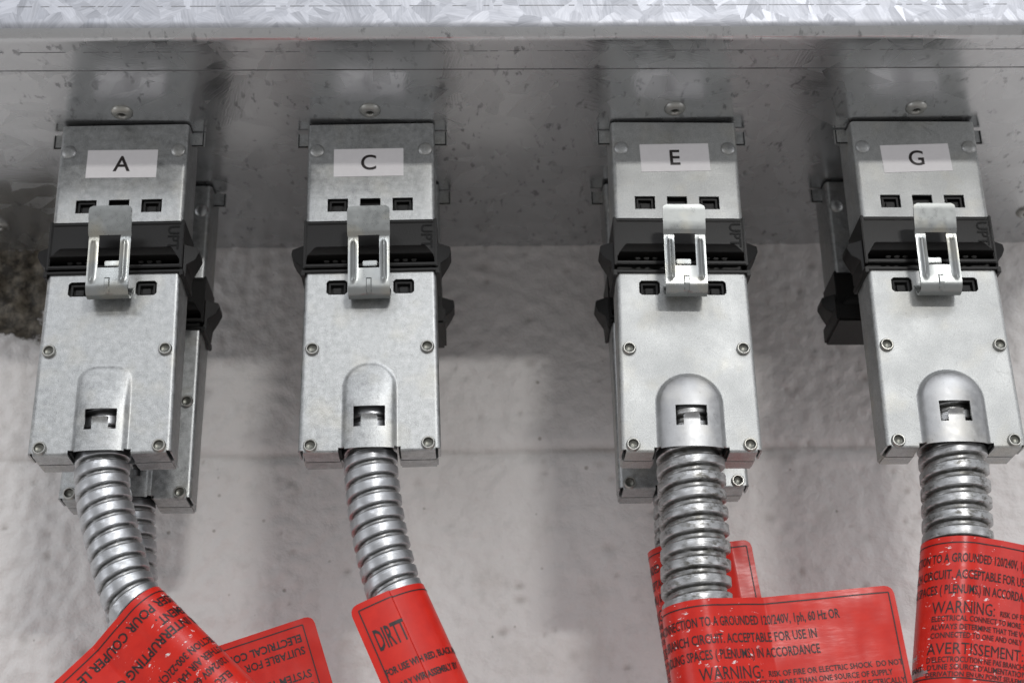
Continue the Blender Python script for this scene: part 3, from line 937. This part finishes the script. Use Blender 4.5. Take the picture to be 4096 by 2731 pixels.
def make_label(parent, inv, origin, axis, flag, section, texts, reading, up, border, tip_u=0.0, corner=3.0, hgt=LAB_H, bend=(0, 0), label=None, curl=None, oblique=False):
    """A printed film strip wrapped round a conduit.
    origin: point on the conduit axis level with the strip's upper edge; axis: along the conduit, downwards;
    flag: direction in which the free tail points; section: polyline (b, n) in mm in the plane across the
    conduit, b along flag, n towards the room, starting at the front tail's free end.
    texts use mm: reading = +1 when the writing runs away from the free end, -1 when it runs towards it;
    up = -1 when letter tops point against axis (normal), +1 upside down."""
    A = Vector(axis).normalized()
    B = Vector(flag).normalized()
    if not oblique: B = (B - A * B.dot(A)).normalized()
    Nv = B.cross(A); Nv = Nv if Nv.y < 0 else -Nv
    O = Vector(origin)
    S = [0.0]
    for p, q in zip(section, section[1:]): S.append(S[-1] + math.hypot(q[0] - p[0], q[1] - p[1]))
    nrm = []
    for i in range(len(section)):
        p, q = section[max(0, i - 1)], section[min(len(section) - 1, i + 1)]
        dx, dy = q[0] - p[0], q[1] - p[1]; l = math.hypot(dx, dy)
        nrm.append((dy / l, -dx / l))
    # outward normal must face the room on the front tail
    sg = 1 if nrm[1][1] > 0 else -1
    nrm = [(x * sg, y * sg) for x, y in nrm]
    total = S[-1]
    def at(s, a, off=0.0):
        s = max(0.0, min(total, s))
        lo, hi = 0, len(S) - 1
        while hi - lo > 1:
            m = (lo + hi) // 2
            if S[m] <= s: lo = m
            else: hi = m
        t = (s - S[lo]) / (S[hi] - S[lo])
        b = section[lo][0] + (section[hi][0] - section[lo][0]) * t
        n_ = section[lo][1] + (section[hi][1] - section[lo][1]) * t
        nb = nrm[lo][0] + (nrm[hi][0] - nrm[lo][0]) * t; nn_ = nrm[lo][1] + (nrm[hi][1] - nrm[lo][1]) * t
        calm = max(0.0, min(1.0, (b - 9.0) / 14.0))
        n_ += calm * 0.45 * noise.noise(Vector((b * 0.055, a * 0.09, O.x * 40))) + calm * 0.12 * noise.noise(Vector((b * 0.25, a * 0.12, O.x * 90)))
        return inv @ (O + (B * (b + nb * off) + Nv * (n_ + nn_ * off) + A * a) * 0.001)
    mb = MB(); uv = []; bendv = []
    ss = [0, 0.4, 0.9, 1.8, corner]
    s = corner
    while s < total: ss.append(s); s += 0.8
    ss += [total - corner, total - 1.8, total - .9, total - .4, total]
    ss = sorted(set(round(x, 4) for x in ss))
    na = 26
    th = 0.16
    def edge_in(s):
        d = min(s, total - s)
        return 0.0 if d >= corner else corner - math.sqrt(max(0, corner ** 2 - (corner - d) ** 2))
    grid = []
    for side in (0, 1):
        rows = []
        for s in ss:
            e_ = edge_in(s); row = []
            for k in range(na + 1):
                a = e_ + (hgt - 2 * e_) * k / na
                row.append(len(mb.v)); mb.v.append(tuple(at(s, a, 0.0 if side == 0 else -th)))
                uv.append((s, a)); bendv.append(max(0.0, min(1.0, (min(s - bend[0], bend[1] - s)) / 6.0 + 0.5)))
            rows.append(row)
        grid.append(rows)
    for side in (0, 1):
        for i in range(len(ss) - 1):
            for k in range(na):
                r = grid[side]
                mb.f.append((r[i][k], r[i + 1][k], r[i + 1][k + 1], r[i][k + 1])); mb.m.append(0 if side == 0 else 2)
    f0, f1 = grid
    for i in range(len(ss) - 1):
        for k in (0, na):
            mb.f.append((f0[i][k], f1[i][k], f1[i + 1][k], f0[i + 1][k])); mb.m.append(2)
    for i in (0, len(ss) - 1):
        for k in range(na):
            mb.f.append((f0[i][k], f0[i][k + 1], f1[i][k + 1], f1[i][k])); mb.m.append(2)
    def put(vs, fs, mi=1):
        o = len(mb.v)
        for s, a in vs:
            mb.v.append(tuple(at(s, a, 0.12))); uv.append((s, a)); bendv.append(0.0)
        mb.f += [tuple(i + o for i in f) for f in fs]; mb.m += [mi] * len(fs)
    # printed frame
    wl = 0.42
    bi = border
    def strip(s0, a0, s1, a1, w):
        n = max(2, int(math.hypot(s1 - s0, a1 - a0) / 1.2))
        vs, fs = [], []
        for k in range(n + 1):
            t = k / n; s = s0 + (s1 - s0) * t; a = a0 + (a1 - a0) * t
            if abs(s1 - s0) > abs(a1 - a0): vs += [(s, a - w / 2), (s, a + w / 2)]
            else: vs += [(s - w / 2, a), (s + w / 2, a)]
        for k in range(n): fs.append((2 * k, 2 * k + 1, 2 * k + 3, 2 * k + 2))
        put(vs, fs)
    strip(bi, 2.3, total - bi, 2.3, wl); strip(bi, hgt - 2.3, total - bi, hgt - 2.3, wl)
    strip(bi, 2.3, bi, hgt - 2.3, wl); strip(total - bi, 2.3, total - bi, hgt - 2.3, wl)
    for body, x, base, cap, sq, bold, al in texts:
        vs, fs = text_tris(body, cap / 0.72, 1.0 if sq < 0 else sq, bold, al, 2)
        if sq < 0:
            wd = max(v[0] for v in vs) - min(v[0] for v in vs)
            vs = [(v[0] * -sq / wd, v[1]) for v in vs]
        out = []
        for tx, ty in vs:
            s = (x + tx) if reading > 0 else (tip_u - (x + tx))
            a = base - ty if up < 0 else base + ty
            out.append((s, a))
        fs = [f for f in fs if all(1.0 < out[i][0] < total - 1.0 and 0.5 < out[i][1] < hgt - 0.5 for i in f)]
        put(out, fs)
    me = mb.mesh('warning_label', [M_RED, M_INK, M_LABEL_BACK], 50, recalc=False, uv=uv, attrs={'bend': bendv})
    o = obj('warning_label', me, parent)
    if label: o['label'] = label
    return o

def wrap_section(R, L, nf, gap=0.5, conv=1.75, wave=0.0):
    """front tail from its free end at b = L to the conduit, round its back, and the back tail out again"""
    pts = []
    k = 14
    for i in range(k + 1):
        b = L + (R * conv - L) * i / k
        pts.append((b, nf + wave * math.sin((b - R) / L * 3.0)))
    # tangent run up onto the cylinder
    a0 = math.radians(62)
    pts.append((R * math.cos(a0) + 0.45 * (R * conv - R * math.cos(a0)), R * math.sin(a0) * 0.55 + nf * 0.45 + 0.35))
    a1 = math.radians(360 - 55)
    n = 40
    for i in range(n + 1):
        a = a0 + (a1 - a0) * i / n
        pts.append((R * math.cos(a), R * math.sin(a)))
    for i in range(k + 1):
        b = R * conv + (L - 1.0 - R * conv) * i / k
        pts.append((b, nf - gap + wave * math.sin((b - R) / L * 3.0)))
    return pts

def make_plug(x, y, tilt, dz, kind, label, cpts, crad, cpitch, cmat, phase):
    t = thing('power_plug', label, 'electrical connector', (x, y, dz), tilt, 'power plugs on flexible conduit')
    bpy.context.view_layer.update()
    inv = t.matrix_world.inverted()
    obj('housing', cached(('ph', kind), lambda: plug_housing(kind)), t)
    obj('back_shell', cached(('pb', kind), lambda: back_shell(kind)), t)
    obj('insulator', cached(('pi', kind), lambda: insulator_plug(kind)), t)
    obj('rim', cached('rim', rim_mesh), t)
    for sx in (-1, 1):
        for z in (-0.0954, -0.1320):
            r = obj('rivet', cached('riv', rivet_mesh), t, (sx * 0.0205, 0, z))
            r.rotation_euler = (0, random.uniform(0, 6), 0)
    c = obj('latch_clip', cached('clip', clip_mesh), t)
    c.location = (random.uniform(-.0004, .0004), 0, 0); c.rotation_euler = (random.uniform(-.02, .02), random.uniform(-.004, .004), random.uniform(-.03, .03))
    obj('catch', cached('catch', catch_mesh), c)
    cd = obj('conduit', conduit_mesh(cpts, crad, cpitch, cmat, inv, phase, 0.61 if kind == 2 else 0.70), t)
    return t, cd, inv

# ------------------------------------------------------------------ place everything
XA, XC, XE, XG = -0.0930, 0.0004, 0.1164, 0.2091
XB, XD, XF, XH = -0.0918, 0.0010, 0.1170, 0.2090
YB = 0.0462
TA, TC, TE, TG, TB, TF, TH = (-v for v in (0.016, 0.0146, -0.0126, -0.0093, -0.0011, 0.0062, -0.0085))
TA, TC, TE, TG, TB, TF, TH = (-v for v in (TA, TC, TE, TG, TB, TF, TH))
# rotation about y by +a turns +x towards -z; the fitted tilts are measured the other way round
TA, TC, TE, TG, TB, TF, TH = (-v for v in (TA, TC, TE, TG, TB, TF, TH))

make_receptacle(XA, 0, TA, 'front receptacle with white sticker lettered A, hanging from the trough', 'A', st=(-0.0003, -0.0182, math.radians(0.6)))
make_receptacle(XC, 0, TC, 'front receptacle with white sticker lettered C, hanging from the trough', 'C', st=(-0.0009, -0.0182, 0.0))
make_receptacle(XE, 0, TE, 'frosted front receptacle with white sticker lettered E under the trough', 'E', True, st=(-0.0001, -0.0168, math.radians(-1.5)))
make_receptacle(XG, 0, TG, 'frosted front receptacle with white sticker lettered G under the trough', 'G', True, st=(-0.0004, -0.0176, math.radians(-2.2)))
make_receptacle(XB, YB, TB, 'rear row receptacle mostly hidden behind the receptacle lettered A', None)
capD = make_receptacle(XD, YB, TC, 'rear row receptacle almost fully hidden behind the receptacle lettered C', None)
make_receptacle(XF, YB, TF, 'rear row receptacle mostly hidden behind the receptacle lettered E', None)
capH = make_receptacle(XH, YB, TH, 'unplugged rear row receptacle seen left of and behind the one lettered G', None)

for c_ in (capD, capH): obj('end_cap', cached('cap', cap_mesh), c_)
V3 = Vector

pA, cA, iA = make_plug(XA, 0, TA, 0.0005, 1, 'grey plug under receptacle A whose conduit bends down to the right', [
    (-0.0918, .0098, -.114), (-0.0918, .0098, -.132), (-0.0908, .0094, -.1432), (-0.0875, .0088, -.1559), (-0.0842, .0082, -.1655), (-0.0814, .0076, -.1735), (-0.0783, .0070, -.1810), (-.0740, .0067, -.1874), (-.0668, .0067, -.1943), (-.0524, .0067, -.2081), (-.0308, .0067, -.2288)], .0095, .0056, M_COND, 0.1)
pC, cC, iC = make_plug(XC, 0, TC, 0.0005, 3, 'grey plug under receptacle C with a short red label folded round its conduit', [
    (0.0020, .0098, -.114), (0.0021, .0098, -.133), (.0033, .0095, -.1459), (.0055, .009, -.1594), (.0082, .0085, -.171), (.0113, .008, -.1815), (.0154, .0078, -.1907), (.0200, .0078, -.2009), (.0320, .0078, -.2275)], .0096, .0055, M_COND, 0.55)
pE, cE, iE = make_plug(XE, 0, TE, -0.0009, 2, 'frosted plug under receptacle E with a wide red warning label tail', [
    (.1152, .0096, -.114), (.1153, .0096, -.1335), (.1151, .0095, -.1472), (.1148, .009, -.1662), (.1142, .009, -.1790), (.1142, .009, -.1883), (.1150, .009, -.1983), (.1167, .009, -.2183), (.119, .009, -.245)], .0121, .0061, M_COND_OLD, 0.3)
pG, cG, iG = make_plug(XG, 0, TG, -0.0003, 2, 'frosted plug under receptacle G with a red warning label cut off at the right', [
    (.2086, .0096, -.114), (.2090, .0096, -.1345), (.2080, .0095, -.1515), (.2060, .009, -.1678), (.2040, .009, -.1776), (.2000, .009, -.1972), (.190, .009, -.245)], .0121, .0061, M_COND_OLD, 0.8)
pB, cB, iB = make_plug(XB, YB, TB, -0.0008, 1, 'dull rear plug partly hidden behind the plug under receptacle A', [
    (-.0920, .0565, -.114), (-.0920, .0565, -.1347), (-.0904, .056, -.150), (-.0886, .055, -.1651), (-.0860, .053, -.180), (-.0790, .052, -.200), (-.0727, .052, -.220), (-.0630, .052, -.25)], .0096, .0056, M_COND, 0.4)
pF, cF, iF = make_plug(XF, YB, TF, 0.0012, 1, 'dull rear plug partly hidden behind the plug under receptacle E', [
    (.1172, .0565, -.114), (.1170, .0565, -.1372), (.1166, .056, -.1526), (.1155, .055, -.1620), (.1165, .055, -.172), (.1195, .055, -.202), (.124, .055, -.245)], .0100, .0056, M_COND_OLD, 0.0)

# --- label on E : tail to the right, upright writing
R2 = 12.45
secE = wrap_section(R2, 66.0, 5.6, 0.5, 1.72, 0.5)
make_label(cE, iE, (.1142, .009, -.1883), (0.083, 0, -0.997), (1, 0, 0.09), secE, label_text_main(66.0 + 0.0), -1, -1, 2.0, tip_u=66.0,
           bend=(50, 84), label='red warning label with a wide tail reading WARNING')
# --- label on G : tail to the right and out of the picture, turned a little clockwise
secG = wrap_section(R2, 66.0, 5.2, 0.5, 1.72, -1.2)
def txG():
    return [(b, x - (10.0 if ba < 21 else 6.2), ba, c, s, bo, al) for (b, x, ba, c, s, bo, al) in label_text_main(66.0)]
make_label(cG, iG, (.2060, .009, -.1678), (-0.195, 0, -0.98), (1, 0, -0.06), secG, txG(), -1, -1, 2.0, tip_u=66.0,
           bend=(52, 84), oblique=True, label='red warning label reading WARNING and AVERTISSEMENT')
# --- label on F (behind E)
secF = wrap_section(11.2, 27.5, 3.5, 0.5, 1.75, 0.4)
def txF():
    return [(b, x + 9.0, ba, c, s, bo, al) for (b, x, ba, c, s, bo, al) in label_text_main(27.5)]
make_label(cF, iF, (.1148, .0550, -.1548), (0.10, 0, -0.995), (1, 0, 0.10), secF, txF(), -1, -1, 2.0, tip_u=27.5,
           bend=(14, 44), label='red warning label behind the conduit of plug E')
# --- label on A : tail down to the left, writing upside down
R1 = 10.1
secA = wrap_section(R1, 62.0, 4.2, 0.5, 1.8, 0.8)
txA = [('NE PAS UTILISER POUR COUPER LE COURANT', -17, 4.6, 3.3, 0.92, 0.10, 'CENTER'),
       ('SOUS CHARGE SEULEMENT.', -26, 10.2, 3.3, 0.80, 0.10, 'RIGHT'),
       ('NOT FOR INTERRUPTING CURRENT', -21, 15.0, 3.3, 0.92, 0.10, 'CENTER'),
       ('WITH SECTION 300-22(C).', -13, 25.0, 2.6, 0.80, 0.08, 'RIGHT'),
       ('IN OTHER AIR HANDLING SPACES', 3, 29.6, 2.6, 0.80, 0.08, 'RIGHT'),
       ('120/240V 60 Hz 20 A SUITABLE', 3, 34.2, 2.6, 0.80, 0.08, 'RIGHT'),
       ('ELECTRICAL COMPONENT', 3, 39.0, 2.6, 0.80, 0.08, 'RIGHT')]
make_label(cA, iA, (-.0745, .0067, -.1869), (0.72, 0, -0.69), (-0.69, 0, -0.72), secA, [(b, 24 + x, ba, c, s, bo, al) for (b, x, ba, c, s, bo, al) in txA], -1, 1, 2.0, tip_u=62.0,
           bend=(40, 82), label='scuffed red warning label with upside-down writing')
# --- label on B : tail to the right, writing upside down, reading away from the free end
secB = wrap_section(R1, 62.0, 3.6, 0.5, 1.8, 0.3)
txB = [('ELECTRICAL COMPONENT', 6.0, 5.4, 2.9, 0.86, 0.10, 'LEFT'),
       ('SUITABLE FOR USE IN', 6.0, 10.0, 2.9, 0.86, 0.06, 'LEFT'),
       ('SYSTEM 120/240V, 1ph', 6.0, 18.6, 2.9, 0.86, 0.06, 'LEFT'),
       ('60 Hz 20 A MAX', 6.0, 23.4, 2.9, 0.86, 0.06, 'LEFT')]
make_label(cB, iB, (-.0795, .0520, -.1985), (0.31, 0, -0.95), (0.95, 0, 0.31), secB, txB, 1, 1, 4.4,
           bend=(45, 80), label='red warning label with ELECTRICAL written upside down')
# --- label on C : short, wraps the front, free end lifting off to the left
secC = []
for i in range(13):
    t = i / 12
    b = 16.5 + (2.0 - 16.5) * t
    secC.append((b, 14.2 - 0.9 * t - 1.0 * (1 - t) ** 2))
for i in range(33):
    a = math.radians(78 + (330 - 78) * i / 32)
    secC.append((R1 * math.cos(a) * 1.0, R1 * math.sin(a) + 2.4 * max(0, 1 - i / 8) ** 2))
txC = [('DIRTT', 3.8, 17.4, 7.4, -10.5, 0.16, 'LEFT'),
       ('FOR USE WITH RED, BLACK AND WHITE', 2.6, 26.0, 2.3, 0.66, 0.10, 'LEFT'),
       ('ONLY WIRE ASSEMBLY BY', 4.0, 31.5, 2.3, 0.66, 0.10, 'LEFT')]
make_label(cC, iC, (.0121, .0078, -.1838), (0.41, 0, -0.91), (-0.91, 0, -0.41), secC, txC, 1, -1, 2.6,
           bend=(200, 201), label='short red label lettered DIRTT with its free end lifted')
